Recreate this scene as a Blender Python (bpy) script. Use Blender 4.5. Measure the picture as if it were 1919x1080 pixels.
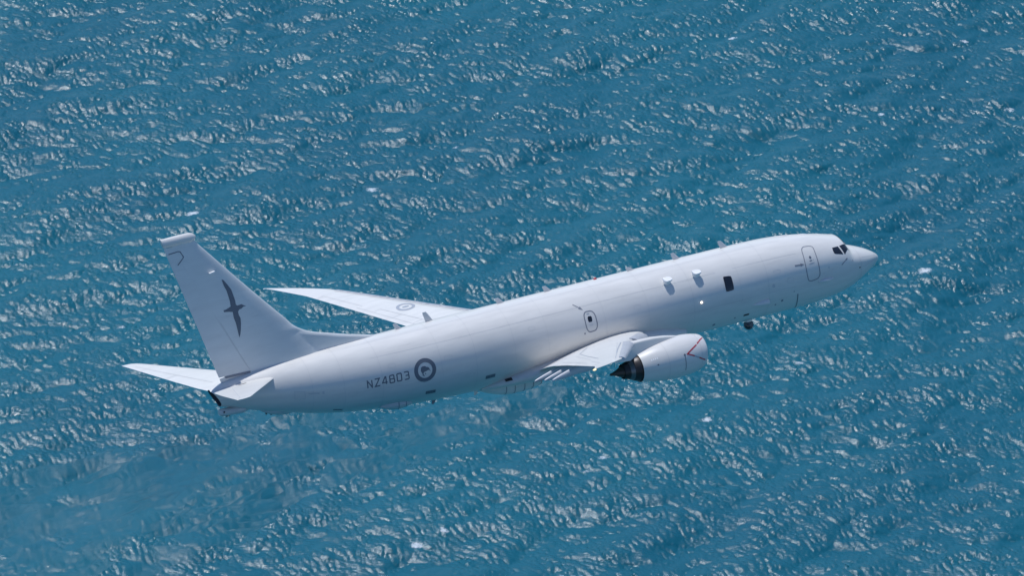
import bpy, bmesh, math, random
import numpy as np
from mathutils import Matrix, Vector, geometry

for o in list(bpy.data.objects):
    bpy.data.objects.remove(o)
scene = bpy.context.scene
COL = scene.collection
rad = math.radians

# ------------------------------------------------------------------ camera
DEP = rad(33.0)            # the lens looks down at the sea by this angle
CAM_H = 490.0              # height of the photographer's aircraft above the sea
x_right = np.array([1.0, 0.0, 0.0])
z_away = np.array([0.0, math.cos(DEP), -math.sin(DEP)])
y_down = np.array([0.0, -math.sin(DEP), -math.cos(DEP)])
M = np.stack([x_right, y_down, z_away], 1)
cam_d = bpy.data.cameras.new('camera')
cam = bpy.data.objects.new('camera', cam_d)
COL.objects.link(cam)
cam.matrix_world = Matrix(((1, 0, 0, 0),
                           (0, -y_down[1], -z_away[1], 0),
                           (0, -y_down[2], -z_away[2], CAM_H),
                           (0, 0, 0, 1)))
cam_d.sensor_fit = 'HORIZONTAL'
cam_d.sensor_width = 36.0
cam_d.lens = 36.0 * 9500.0 / 1919.0
cam_d.clip_start = 1.0
cam_d.clip_end = 80000.0
scene.camera = cam

# aircraft attitude (X forward, Y left, Z up -> camera right/down/away)
RA = np.array([[0.87975083, -0.44974452, -0.15416982],
               [-0.22079968, -0.09931303, -0.97024967],
               [0.4210534, 0.8876186, -0.18667417]])
TA = np.array([2.21037403, 2.00432874, 255.58182366])
AW = M @ RA
AP = np.array([0, 0, CAM_H]) + M @ TA

# ------------------------------------------------------------------ sun and sky
sun_local = np.array([-0.05, 0.05, 0.98])
sun_w = AW @ (sun_local / np.linalg.norm(sun_local))
SUN_EL = math.asin(sun_w[2])
SUN_AZ = math.atan2(sun_w[0], sun_w[1])      # from +Y towards +X
world = bpy.data.worlds.new('World')
scene.world = world
world.use_nodes = True
wn = world.node_tree
bg = wn.nodes['Background']
sky = wn.nodes.new('ShaderNodeTexSky')
sky.sky_type = 'NISHITA'
sky.sun_disc = False
sky.sun_elevation = SUN_EL
sky.sun_rotation = SUN_AZ
sky.altitude = 300
sky.air_density = 1.0
sky.dust_density = 0.0
sky.ozone_density = 8.0
wn.links.new(sky.outputs[0], bg.inputs[0])
bg.inputs[1].default_value = 0.125
sun_d = bpy.data.lights.new('sun', 'SUN')
sun_d.energy = 3.5
sun_d.angle = rad(0.53)
sun_d.color = (1.0, 0.99, 0.985)
sun = bpy.data.objects.new('sun', sun_d)
COL.objects.link(sun)
sun.rotation_euler = Vector(-sun_w).to_track_quat('-Z', 'Y').to_euler()
vs = scene.view_settings
vs.view_transform = 'Standard'
vs.look = 'None'
vs.exposure = 0.0
vs.gamma = 1.0
vs.use_curve_mapping = False
scene.cycles.use_denoising = True
scene.cycles.denoiser = 'OPENIMAGEDENOISE'
scene.cycles.denoising_prefilter = 'ACCURATE'
scene.cycles.max_bounces = 24
scene.cycles.diffuse_bounces = 3
scene.cycles.glossy_bounces = 3
scene.cycles.transmission_bounces = 24
scene.cycles.transparent_max_bounces = 40
scene.cycles.volume_bounces = 1
scene.cycles.caustics_reflective = False
scene.cycles.caustics_refractive = False
scene.cycles.sample_clamp_indirect = 0.8
scene.cycles.blur_glossy = 6.0
scene.cycles.use_adaptive_sampling = False

# ------------------------------------------------------------------ materials
def newmat(name):
    m = bpy.data.materials.new(name)
    m.use_nodes = True
    nt = m.node_tree
    b = nt.nodes['Principled BSDF']
    return m, nt, b

def ramp(nt, stops, fac=None):
    r = nt.nodes.new('ShaderNodeValToRGB')
    e = r.color_ramp.elements
    while len(e) < len(stops):
        e.new(0.5)
    for k, (p, c) in enumerate(stops):
        e[k].position = p
        e[k].color = c if len(c) == 4 else (*c, 1)
    if fac is not None:
        nt.links.new(fac, r.inputs[0])
    return r

def paint(name, col, rough=0.32, coat=0.25, var=0.05, metallic=0.0, streak=True):
    m, nt, b = newmat(name)
    tc = nt.nodes.new('ShaderNodeTexCoord')
    mp = nt.nodes.new('ShaderNodeMapping')
    mp.inputs['Scale'].default_value = (0.35, 1.6, 1.6) if streak else (1, 1, 1)
    nt.links.new(tc.outputs['Object'], mp.inputs[0])
    n = nt.nodes.new('ShaderNodeTexNoise')
    n.inputs['Scale'].default_value = 1.7
    n.inputs['Detail'].default_value = 6
    n.inputs['Roughness'].default_value = 0.6
    nt.links.new(mp.outputs[0], n.inputs['Vector'])
    lo = tuple(c * (1 - var) for c in col)
    hi = tuple(min(1, c * (1 + var)) for c in col)
    r = ramp(nt, [(0.3, lo), (0.7, hi)], n.outputs[0])
    mp3 = nt.nodes.new('ShaderNodeMapping'); mp3.inputs['Scale'].default_value = (0.22, 3.0, 3.0)
    nt.links.new(tc.outputs['Object'], mp3.inputs[0])
    n3 = nt.nodes.new('ShaderNodeTexNoise'); n3.inputs['Scale'].default_value = 1.3; n3.inputs['Detail'].default_value = 5; n3.inputs['Roughness'].default_value = 0.7
    nt.links.new(mp3.outputs[0], n3.inputs['Vector'])
    r3 = ramp(nt, [(0.52, (1, 1, 1)), (0.78, (0.80, 0.81, 0.82))], n3.outputs[0])
    mg = nt.nodes.new('ShaderNodeMix'); mg.data_type = 'RGBA'; mg.blend_type = 'MULTIPLY'; mg.inputs[0].default_value = 0.4 if streak else 0.0
    nt.links.new(r.outputs[0], mg.inputs[6]); nt.links.new(r3.outputs[0], mg.inputs[7])
    nt.links.new(mg.outputs[2], b.inputs['Base Color'])
    rr = ramp(nt, [(0.3, (rough - .05,) * 3), (0.7, (rough + .08,) * 3)], n.outputs[0])
    nt.links.new(rr.outputs[0], b.inputs['Roughness'])
    b.inputs['Metallic'].default_value = metallic
    b.inputs['Coat Weight'].default_value = coat
    b.inputs['Coat Roughness'].default_value = 0.15
    # slight oil-canning of the skin
    n2 = nt.nodes.new('ShaderNodeTexNoise')
    n2.inputs['Scale'].default_value = 1.1
    n2.inputs['Detail'].default_value = 2
    nt.links.new(tc.outputs['Object'], n2.inputs['Vector'])
    bp = nt.nodes.new('ShaderNodeBump')
    bp.inputs['Strength'].default_value = 0.12
    bp.inputs['Distance'].default_value = 0.02
    nt.links.new(n2.outputs[0], bp.inputs['Height'])
    nt.links.new(bp.outputs[0], b.inputs['Normal'])
    return m

M_PAINT = paint('grey_white_paint', (0.665, 0.655, 0.63), var=0.045)
M_FIN = paint('fin_paint', (0.62, 0.645, 0.64))
M_WING = paint('wing_paint', (0.65, 0.645, 0.625), rough=0.4, coat=0.1)
M_COWL = paint('cowl_paint', (0.65, 0.64, 0.62))
M_POD = paint('fairing_paint', (0.66, 0.66, 0.64))
M_MARK = paint('marking_grey', (0.125, 0.148, 0.185), rough=0.45, coat=0, var=0.08)
M_MARK_L = paint('marking_light_grey', (0.33, 0.36, 0.41), rough=0.45, coat=0, var=0.05)
M_LINE = paint('seam_grey', (0.20, 0.22, 0.26), rough=0.6, coat=0)
M_SEAM = paint('faint_seam_grey', (0.52, 0.535, 0.55), rough=0.6, coat=0)
M_DARK = paint('dark_opening', (0.018, 0.02, 0.026), rough=0.7, coat=0)
M_GLASS = paint('window_glass', (0.012, 0.016, 0.025), rough=0.12, coat=0.4, var=0.2)
M_RED = paint('red_stripe', (0.42, 0.03, 0.05), rough=0.45, coat=0)
M_NOZ = paint('nozzle_metal', (0.05, 0.048, 0.05), rough=0.42, coat=0, metallic=0.75, var=0.3)
M_NOZL = paint('nozzle_band_metal', (0.17, 0.17, 0.18), rough=0.36, coat=0, metallic=0.85, var=0.15)
M_PLUG = paint('plug_metal', (0.075, 0.06, 0.055), rough=0.45, coat=0, metallic=0.6, var=0.3)
M_LIP = paint('slat_metal', (0.46, 0.48, 0.52), rough=0.35, coat=0.1)
M_WHITE = paint('white_plastic', (0.86, 0.86, 0.85), rough=0.35, coat=0)

def emitter(name, col, st):
    m, nt, b = newmat(name)
    b.inputs['Base Color'].default_value = (*col, 1)
    b.inputs['Emission Color'].default_value = (*col, 1)
    b.inputs['Emission Strength'].default_value = st
    m.cycles.emission_sampling = 'NONE'
    return m
M_LAMP = emitter('lamp_glow_white', (1.0, 0.86, 0.7), 4.0)
M_LAMPY = emitter('lamp_glow_amber', (1.0, 0.72, 0.32), 2.0)

# ------------------------------------------------------------------ sea
def wave_tile(N, L, systems, seed):
    rng = np.random.default_rng(seed)
    k1 = np.fft.fftfreq(N, L / N) * 2 * np.pi
    kx, ky = np.meshgrid(k1, k1)
    k = np.hypot(kx, ky)
    k[0, 0] = 1
    out = [np.zeros((N, N)) for _ in range(3)]
    for lam, rms, ang, spread, tail in systems:
        kp = 2 * np.pi / lam
        d = (kx * math.cos(ang) + ky * math.sin(ang)) / k
        S = np.exp(-1.25 * (kp / k) ** 4) * k ** (-tail) * np.where(d > 0, np.abs(d) ** spread, 0.03 * np.abs(d) ** spread)
        S[0, 0] = 0
        A = np.sqrt(S) * (rng.normal(size=(N, N)) + 1j * rng.normal(size=(N, N)))
        h = np.fft.ifft2(A).real
        g = rms / h.std()
        out[0] += h * g
        out[1] += np.fft.ifft2(-1j * kx / k * A).real * g
        out[2] += np.fft.ifft2(-1j * ky / k * A).real * g
    return out

def sample(tile, L, X, Y):
    N = tile[0].shape[0]
    u = (X / L) % 1.0 * N
    v = (Y / L) % 1.0 * N
    i = np.floor(u).astype(int); j = np.floor(v).astype(int)
    fu = u - i; fv = v - j
    i0 = i % N; i1 = (i + 1) % N; j0 = j % N; j1 = (j + 1) % N
    res = []
    for a in tile:
        res.append((a[j0, i0] * (1 - fu) + a[j0, i1] * fu) * (1 - fv) + (a[j1, i0] * (1 - fu) + a[j1, i1] * fu) * fv)
    return res

def spread_axis(lo, hi, step, far, growth=1.16):
    core = list(np.arange(lo, hi, step))
    s = step; p = core[-1]; up = []
    while p < far:
        s = min(s * growth, far * 0.2); p += s; up.append(p)
    s = step; p = core[0]; dn = []
    while p > -far:
        s = min(s * growth, far * 0.2); p -= s; dn.append(p)
    return np.array(dn[::-1] + core + up)

def build_sea():
    SW = rad(38) + math.pi / 2          # long swell travels across its crest line
    WD = rad(-60) + math.pi / 2         # short wind waves
    LA, LB, LC = 331.0, 97.0, 41.0
    ta = wave_tile(512, LA, [(36.0, 0.27, SW, 3.5, 4.3), (12.0, 0.10, SW - 0.4, 3, 4.2), (6.0, 0.045, SW - 0.9, 2, 4.0)], 3)
    tb = wave_tile(512, LB, [(2.1, 0.050, WD, 4.0, 3.1)], 8)
    tc_ = wave_tile(512, LC, [(1.0, 0.035, WD + 0.55, 4.5, 3.1)], 12)
    gust = wave_tile(256, 173.0, [(14.0, 1.0, WD, 0.5, 3.0)], 21)
    yc = CAM_H / math.tan(DEP)
    xs = spread_axis(-116, 116, 0.22, 40000)
    ys = spread_axis(yc - 132, yc + 172, 0.31, 40000)
    X, Y = np.meshgrid(xs, ys)
    cell = np.maximum(np.gradient(xs)[None, :], np.gradient(ys)[:, None])
    fa = np.clip((6.0 - cell) / 4.0, 0, 1)
    fb = np.clip((1.3 - cell) / 0.8, 0, 1)
    fc = np.clip((0.55 - cell) / 0.2, 0, 1)
    a = sample(ta, LA, X + 17, Y - 5)
    b = sample(tb, LB, X * 0.98 + Y * 0.199, Y * 0.98 - X * 0.199)
    c = sample(tc_, LC, X * 0.95 - Y * 0.312, Y * 0.95 + X * 0.312)
    # wind waves ride higher near the swell crests and under gusts
    g = sample(gust, 173.0, X * 0.9 + Y * 0.43, Y * 0.9 - X * 0.43)[0]
    mod = np.clip(0.95 + 0.48 * a[0] + 0.32 * g, 0.35, 2.0)
    Z = fa * a[0] + mod * (fb * b[0] + fc * c[0])
    DX = fa * a[1] * 1.0 + 1.1 * mod * (fb * b[1] + fc * c[1])
    DY = fa * a[2] * 1.0 + 1.1 * mod * (fb * b[2] + fc * c[2])
    PX = X + DX; PY = Y + DY
    xx = np.gradient(PX, axis=1) / np.gradient(xs)[None, :]
    yy = np.gradient(PY, axis=0) / np.gradient(ys)[:, None]
    xy = np.gradient(PX, axis=0) / np.gradient(ys)[:, None]
    yx = np.gradient(PY, axis=1) / np.gradient(xs)[None, :]
    J = xx * yy - xy * yx
    foam = np.clip((0.30 - J) / 0.35, 0, 1) * fc
    # scattered breaking crests: short ragged patches lying along the wave crests
    rng = np.random.default_rng(5)
    caps = [(73.7, 758.9, 2.14), (-25.3, 787.3, 2.44), (-10.3, 802.7, 1.39), (86.6, 842.0, 1.43), (-15.8, 677.1, 1.76), (15.4, 701.6, 1.8), (33.2, 712.0, 1.46), (42.6, 842.6, 1.79), (93.2, 816.1, 2.25), (-11.4, 680.9, 1.32), (-57.6, 779.4, 1.94), (69.0, 814.2, 1.25), (50.1, 730.7, 1.39), (-70.5, 683.4, 1.06)]
    for k in range(26):
        if k < len(caps):
            bx, by, ln = caps[k]; wd, st = ln * rng.uniform(.55, .8), rng.uniform(.72, .9)
        else:
            bx, by = rng.uniform(-112, 112), rng.uniform(yc - 128, yc + 168)
            ln, wd, st = rng.uniform(.8, 1.8), rng.uniform(.5, 1.1), rng.uniform(.5, .8)
        i0, i1 = np.searchsorted(xs, (bx - 8, bx + 8)); j0, j1 = np.searchsorted(ys, (by - 8, by + 8))
        an = rng.choice([rad(18), rad(-30)]) + rng.normal() * .25
        ddx, ddy = X[j0:j1, i0:i1] - bx, Y[j0:j1, i0:i1] - by
        p, q_ = ddx * math.cos(an) + ddy * math.sin(an), -ddx * math.sin(an) + ddy * math.cos(an)
        foam[j0:j1, i0:i1] = np.maximum(foam[j0:j1, i0:i1], st * np.exp(-(p / ln) ** 2 - (q_ / wd) ** 2))
    ny, nx = X.shape
    verts = np.stack([PX, PY, Z], -1).reshape(-1, 3).astype(np.float32)
    idx = np.arange(nx * ny).reshape(ny, nx)
    q = np.stack([idx[:-1, :-1], idx[:-1, 1:], idx[1:, 1:], idx[1:, :-1]], -1).reshape(-1, 4).astype(np.int32)
    me = bpy.data.meshes.new('sea')
    me.vertices.add(len(verts)); me.vertices.foreach_set('co', verts.ravel())
    me.loops.add(q.size); me.loops.foreach_set('vertex_index', q.ravel())
    me.polygons.add(len(q))
    me.polygons.foreach_set('loop_start', np.arange(0, q.size, 4, dtype=np.int32))
    me.polygons.foreach_set('use_smooth', np.ones(len(q), dtype=bool))
    me.update()
    at = me.attributes.new('foam', 'FLOAT', 'POINT')
    at.data.foreach_set('value', foam.ravel().astype(np.float32))
    ob = bpy.data.objects.new('sea', me)
    COL.objects.link(ob)
    ob['kind'] = 'structure'
    ob['label'] = 'wind-ruffled teal blue sea with glinting wavelets and small whitecaps'
    ob['category'] = 'sea'
    return ob

def sea_material():
    m, nt, b = newmat('sea_water')
    L = nt.links.new
    tc = nt.nodes.new('ShaderNodeTexCoord')
    b.inputs['IOR'].default_value = 1.333
    b.inputs['Roughness'].default_value = 0.165
    b.inputs['Specular IOR Level'].default_value = 0.38
    # unresolved capillary ripples add a second, broader sheen
    b.inputs['Coat Weight'].default_value = 0.28
    b.inputs['Coat IOR'].default_value = 1.333
    b.inputs['Coat Roughness'].default_value = 0.40
    SEA_COAT = b.inputs['Coat Normal']
    # ripples too small for the mesh
    def ripple(scale, rot, stretch, detail):
        mp = nt.nodes.new('ShaderNodeMapping')
        mp.inputs['Rotation'].default_value = (0, 0, rot)
        mp.inputs['Scale'].default_value = (scale * stretch, scale, 1)
        L(tc.outputs['Object'], mp.inputs[0])
        n = nt.nodes.new('ShaderNodeTexNoise')
        n.inputs['Scale'].default_value = 1.0
        n.inputs['Detail'].default_value = detail
        n.inputs['Roughness'].default_value = 0.62
        L(mp.outputs[0], n.inputs['Vector'])
        return n
    r1 = ripple(2.2, rad(40), 0.42, 7)
    r2 = ripple(4.5, rad(15), 0.6, 3)
    b1 = nt.nodes.new('ShaderNodeBump'); b1.inputs['Strength'].default_value = 0.9; b1.inputs['Distance'].default_value = 0.12
    b2 = nt.nodes.new('ShaderNodeBump'); b2.inputs['Strength'].default_value = 0.6; b2.inputs['Distance'].default_value = 0.04
    L(r1.outputs[0], b1.inputs['Height'])
    L(r2.outputs[0], b2.inputs['Height'])
    L(b1.outputs[0], b2.inputs['Normal'])
    L(b2.outputs[0], b.inputs['Normal'])
    L(b1.outputs[0], SEA_COAT)
    # water body colour: light scattered back from below, slowly varying
    n = nt.nodes.new('ShaderNodeTexNoise')
    n.inputs['Scale'].default_value = 0.018; n.inputs['Detail'].default_value = 4
    L(tc.outputs['Object'], n.inputs['Vector'])
    body = ramp(nt, [(0.3, (0.0020, 0.086, 0.132)), (0.7, (0.0036, 0.108, 0.154))], n.outputs[0])
    fa = nt.nodes.new('ShaderNodeAttribute'); fa.attribute_name = 'foam'
    fn = nt.nodes.new('ShaderNodeTexNoise'); fn.inputs['Scale'].default_value = 2.3; fn.inputs['Detail'].default_value = 9; fn.inputs['Roughness'].default_value = 0.82
    L(tc.outputs['Object'], fn.inputs['Vector'])
    mm = nt.nodes.new('ShaderNodeMath'); mm.operation = 'MULTIPLY_ADD'
    mm.inputs[1].default_value = 4.0
    L(fa.outputs['Fac'], mm.inputs[0])
    s1 = nt.nodes.new('ShaderNodeMath'); s1.operation = 'MULTIPLY_ADD'; s1.inputs[1].default_value = 4.6; s1.inputs[2].default_value = -4.5
    L(fn.outputs[0], s1.inputs[0])
    L(s1.outputs[0], mm.inputs[2])
    fr = ramp(nt, [(0.05, (0, 0, 0)), (1.0, (1, 1, 1))], mm.outputs[0])
    mix = nt.nodes.new('ShaderNodeMix'); mix.data_type = 'RGBA'
    L(fr.outputs[0], mix.inputs[0])
    L(body.outputs[0], mix.inputs[6])
    mix.inputs[7].default_value = (0.52, 0.58, 0.62, 1)
    L(mix.outputs[2], b.inputs['Base Color'])
    rm = nt.nodes.new('ShaderNodeMapRange'); rm.inputs[3].default_value = 0.165; rm.inputs[4].default_value = 0.7
    L(fr.outputs[0], rm.inputs[0]); L(rm.outputs[0], b.inputs['Roughness'])
    return m

sea = build_sea()
sea.data.materials.append(sea_material())

# ------------------------------------------------------------------ aircraft: helpers
root = bpy.data.objects.new('patrol_aircraft', None)
COL.objects.link(root)
root.empty_display_size = 2
root.matrix_world = Matrix([[*AW[i], AP[i]] for i in range(3)] + [[0, 0, 0, 1]])
root['label'] = 'pale grey twin-engine maritime patrol jet climbing over the sea'
root['category'] = 'airplane'

class MB:
    def __init__(self): self.v = []; self.f = []
    def add(self, vs, fs):
        n = len(self.v)
        self.v.extend([tuple(map(float, p)) for p in vs]); self.f.extend([tuple(i + n for i in f) for f in fs])
    def grid(self, rows, closed=False, cap0=False, cap1=False):
        rows = [list(r) for r in rows]
        n = len(rows[0]); vs = [p for r in rows for p in r]; fs = []
        for i in range(len(rows) - 1):
            for j in range(n if closed else n - 1):
                k = (j + 1) % n
                fs.append((i * n + j, i * n + k, (i + 1) * n + k, (i + 1) * n + j))
        if cap0: fs.append(tuple(range(n))[::-1])
        if cap1: fs.append(tuple((len(rows) - 1) * n + j for j in range(n)))
        self.add(vs, fs)
    def build(self, name, mat, parent, smooth=True, label=None, angle=40):
        me = bpy.data.meshes.new(name)
        me.from_pydata(self.v, [], self.f)
        bm = bmesh.new(); bm.from_mesh(me)
        bmesh.ops.remove_doubles(bm, verts=bm.verts, dist=1e-5)
        bmesh.ops.recalc_face_normals(bm, faces=bm.faces)
        if smooth:
            ca = rad(angle)
            for f in bm.faces: f.smooth = True
            for e in bm.edges:
                if len(e.link_faces) == 2 and e.calc_face_angle(0) > ca: e.smooth = False
        bm.to_mesh(me); bm.free()
        me.materials.append(mat)
        ob = bpy.data.objects.new(name, me)
        COL.objects.link(ob)
        ob.parent = parent
        if label: ob['label'] = label
        return ob

def P(s, y, z): return (19.0 - s, y, z)

def pchip(x, X, Y):
    x = np.asarray(x, float)
    h = np.diff(X); d = np.diff(Y) / h
    m = np.zeros_like(Y); m[0] = d[0]; m[-1] = d[-1]
    for i in range(1, len(X) - 1):
        if d[i - 1] * d[i] > 0:
            w1 = 2 * h[i] + h[i - 1]; w2 = h[i] + 2 * h[i - 1]
            m[i] = (w1 + w2) / (w1 / d[i - 1] + w2 / d[i])
    i = np.clip(np.searchsorted(X, x) - 1, 0, len(X) - 2); t = (x - X[i]) / h[i]
    return (2*t**3-3*t**2+1)*Y[i] + (t**3-2*t**2+t)*h[i]*m[i] + (-2*t**3+3*t**2)*Y[i+1] + (t**3-t**2)*h[i]*m[i+1]

# station, crown, keel, half width, height of the widest point
PROF = np.array([
    (0.00, -0.56, -0.60, 0.02, -0.58), (0.06, -0.44, -0.70, 0.17, -0.57), (0.25, -0.27, -0.85, 0.37, -0.56),
    (0.60, -0.04, -1.04, 0.65, -0.53), (1.10, 0.21, -1.29, 0.95, -0.49), (1.60, 0.41, -1.53, 1.18, -0.42),
    (2.05, 0.555, -1.71, 1.34, -0.34), (2.20, 0.68, -1.75, 1.38, -0.31), (2.38, 1.10, -1.80, 1.43, -0.27), (2.50, 1.18, -1.84, 1.46, -0.24),
    (2.75, 1.24, -1.89, 1.52, -0.20), (3.20, 1.36, -1.95, 1.60, -0.14), (3.80, 1.49, -2.01, 1.70, -0.08),
    (4.60, 1.64, -2.06, 1.79, -0.03), (5.60, 1.78, -2.075, 1.855, 0.0), (7.00, 1.87, -2.08, 1.88, 0.0),
    (10.0, 1.91, -2.08, 1.88, 0.0), (24.0, 1.93, -2.08, 1.88, 0.0), (26.0, 1.93, -2.03, 1.87, 0.02),
    (28.0, 1.92, -1.88, 1.80, 0.06), (30.0, 1.90, -1.66, 1.66, 0.15), (32.0, 1.86, -1.33, 1.45, 0.28),
    (34.0, 1.79, -0.84, 1.16, 0.46), (36.0, 1.66, -0.23, 0.80, 0.68), (37.4, 1.47, 0.26, 0.50, 0.84),
    (38.1, 1.27, 0.44, 0.36, 0.87)])

def fus(s, a, off=0.0):
    """Skin point at station s and angle a (degrees: 90 crown, 180 starboard side, 270 keel)."""
    zt, zb, hw, zm = [float(pchip(s, PROF[:, 0], PROF[:, k])) for k in (1, 2, 3, 4)]
    a = rad(a); b = (zt - zm) if math.sin(a) > 0 else (zm - zb)
    n = np.array([math.cos(a) / hw, math.sin(a) / b]); n /= np.linalg.norm(n)
    return P(s, hw * math.cos(a) + off * n[0], zm + b * math.sin(a) + off * n[1])

def fus_normal(s, a):
    p = np.array(fus(s, a)); p1 = np.array(fus(s + .05, a)); p2 = np.array(fus(s, a + 1.0))
    n = np.cross(p2 - p, p1 - p); n /= np.linalg.norm(n)
    q = np.array(fus(s, a, .1)) - p
    return n if n @ q > 0 else -n

def fmap(off=0.006, mirror=False):
    def f(s, a):
        p = fus(s, a, off)
        return (p[0], -p[1], p[2]) if mirror else p
    return f

def fill(poly, fn, name, mat, parent, step=(0.12, 3.0), label=None):
    """Conforming filled decal: poly in surface coordinates mapped through fn."""
    poly = [tuple(p) for p in poly]
    us = [p[0] for p in poly]; vs_ = [p[1] for p in poly]
    verts = []; edges = []
    n = len(poly)
    for i in range(n):
        a = np.array(poly[i]); b = np.array(poly[(i + 1) % n])
        k = max(1, int(math.ceil(max(abs(b[0] - a[0]) / step[0], abs(b[1] - a[1]) / step[1]))))
        for j in range(k):
            verts.append(a + (b - a) * j / k)
    nb = len(verts)
    edges = [(i, (i + 1) % nb) for i in range(nb)]
    def inside(x, y):
        c = False
        for i in range(n):
            x1, y1 = poly[i]; x2, y2 = poly[i - 1]
            if (y1 > y) != (y2 > y) and x < (x2 - x1) * (y - y1) / (y2 - y1) + x1: c = not c
        return c
    x = min(us) + step[0] * .5
    while x < max(us):
        y = min(vs_) + step[1] * .5
        while y < max(vs_):
            if inside(x, y): verts.append(np.array((x, y)))
            y += step[1]
        x += step[0]
    sc = np.array([1 / step[0], 1 / step[1]])
    r = geometry.delaunay_2d_cdt([Vector(v * sc) for v in verts], edges, [list(range(nb))], 1, 1e-6)
    m = MB()
    m.add([fn(v[0] / sc[0], v[1] / sc[1]) for v in r[0]], [tuple(f) for f in r[2]])
    return m.build(name, mat, parent, label=label)

def stroke(mb, pts, w, fn, su=1.0, sv=1.0, closed=False, seg=0.1):
    """Ribbon of width w (metres) along pts; su, sv: surface units per metre in each coordinate."""
    q = [np.array([p[0] / su, p[1] / sv]) for p in pts]
    if closed: q.append(q[0])
    out = []
    for i in range(len(q) - 1):
        k = max(1, int(np.linalg.norm(q[i + 1] - q[i]) / seg))
        for j in range(k): out.append(q[i] + (q[i + 1] - q[i]) * j / k)
    if not closed: out.append(q[-1])
    n = len(out); L = []; R = []
    for i in range(n):
        if closed: t1 = out[i] - out[i - 1]; t2 = out[(i + 1) % n] - out[i]
        else:
            t1 = out[i] - out[i - 1] if i else out[1] - out[0]
            t2 = out[i + 1] - out[i] if i < n - 1 else t1
        t1 = t1 / np.linalg.norm(t1); t2 = t2 / np.linalg.norm(t2)
        nn = np.array([-(t1 + t2)[1], (t1 + t2)[0]]); nl = np.linalg.norm(nn)
        nn = nn / nl if nl > 1e-6 else np.array([-t1[1], t1[0]])
        c = max(0.5, nn @ np.array([-t1[1], t1[0]]))
        L.append(out[i] + nn * w / 2 / c); R.append(out[i] - nn * w / 2 / c)
    rows = [[fn(a[0] * su, a[1] * sv), fn(b[0] * su, b[1] * sv)] for a, b in zip(L, R)]
    if closed: rows.append(rows[0])
    mb.grid(rows)

DEG = 180 / math.pi / 1.9      # degrees of skin angle per metre on the barrel

# ------------------------------------------------------------------ fuselage
def build_fuselage():
    S = sorted(set(list(np.linspace(0, .5, 14)) + list(np.linspace(.5, 8, 70)) + list(np.linspace(8, 24, 34)) + list(np.linspace(24, 37.7, 60))))
    m = MB()
    rows = [[fus(s, a) for a in np.linspace(0, 360, 97)[:-1]] for s in S]
    # slanted rear end around the exhaust opening
    end = []
    for a in np.linspace(0, 360, 97)[:-1]:
        z = math.sin(rad(a)); s = 37.88 + 0.26 * z
        end.append(fus(min(s, 38.1), a))
    rows.append(end)
    m.grid(rows, closed=True, cap0=True)
    f = m.build('fuselage', M_PAINT, root, angle=60)
    # dark recessed exhaust opening
    m = MB()
    c = np.mean(np.array(end), 0)
    r0 = [tuple(c + (np.array(p) - c) * .97) for p in end]
    r1 = [tuple(c + (np.array(p) - c) * .80 + np.array([0.30, 0, 0])) for p in end]
    m.grid([end, r0, r1], closed=True, cap1=True)
    m.build('tail_exhaust', paint('sooty_metal', (.055, .06, .075), rough=.6, coat=0, var=.3), root, label='dark exhaust opening at the tail end')
    return f
body = build_fuselage()

# fillet between wing and body, bulging below the keel
def build_belly():
    m = MB()
    st = [(12.4, 1.40, -1.25, -2.00), (13.2, 1.70, -1.05, -2.06), (14.2, 1.93, -0.82, -2.14), (15.5, 2.05, -0.72, -2.22), (17.5, 2.12, -0.85, -2.28),
          (19.5, 2.10, -1.05, -2.28), (20.8, 1.98, -1.22, -2.24), (21.8, 1.72, -1.36, -2.20), (22.6, 1.45, -1.48, -2.16), (23.3, 1.12, -1.62, -2.13), (23.9, 0.70, -1.85, -2.09)]
    A = np.array(st)
    rows = []
    for s in np.linspace(12.4, 23.9, 50):
        w, zt, zb = [float(pchip(s, A[:, 0], A[:, k])) for k in (1, 2, 3)]
        r = []
        for t in np.linspace(0, 2 * math.pi, 49)[:-1]:
            c, sn = math.cos(t), math.sin(t)
            r.append(P(s, w * abs(c) ** .75 * np.sign(c), (zt + zb) / 2 + (zt - zb) / 2 * abs(sn) ** .8 * np.sign(sn)))
        rows.append(r)
    m.grid(rows, closed=True, cap0=True, cap1=True)
    return m.build('belly_fairing', M_PAINT, root), A
belly, BEL = build_belly()
def bel(s, t, off=0.008):
    w, zt, zb = [float(pchip(s, BEL[:, 0], BEL[:, k])) for k in (1, 2, 3)]
    c, sn = math.cos(rad(t)), math.sin(rad(t))
    return P(s, (w * abs(c) ** .75 + off) * np.sign(c), (zt + zb) / 2 + ((zt - zb) / 2 * abs(sn) ** .8 + off) * np.sign(sn))
# weapons bay bulge behind the wing box, ribbed doors
BAY = np.array([(20.62, 0.95, -2.56), (20.9, 0.98, -2.61), (21.5, 1.0, -2.66), (22.2, 0.98, -2.66), (22.8, 0.90, -2.56), (23.3, 0.74, -2.40), (23.8, 0.45, -2.18), (24.1, 0.2, -2.05)])
def bay(s, t, off=0.0):
    w, zb = [float(pchip(s, BAY[:, 0], BAY[:, k])) for k in (1, 2)]
    c, sn = math.cos(rad(t)), math.sin(rad(t))
    h = -1.75 - zb
    return P(s, (w * abs(c) ** .6 + off) * np.sign(c), -1.75 + (h * abs(sn) ** .6 + off) * np.sign(sn))
m = MB()
m.grid([[bay(s, t) for t in np.linspace(180, 360, 25)] for s in list(np.linspace(20.62, 24.1, 30))], closed=True, cap0=True, cap1=True)
wb = m.build('weapons_bay', M_PAINT, root, label='ribbed bay bulge under the belly behind the wing', angle=50)
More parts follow.
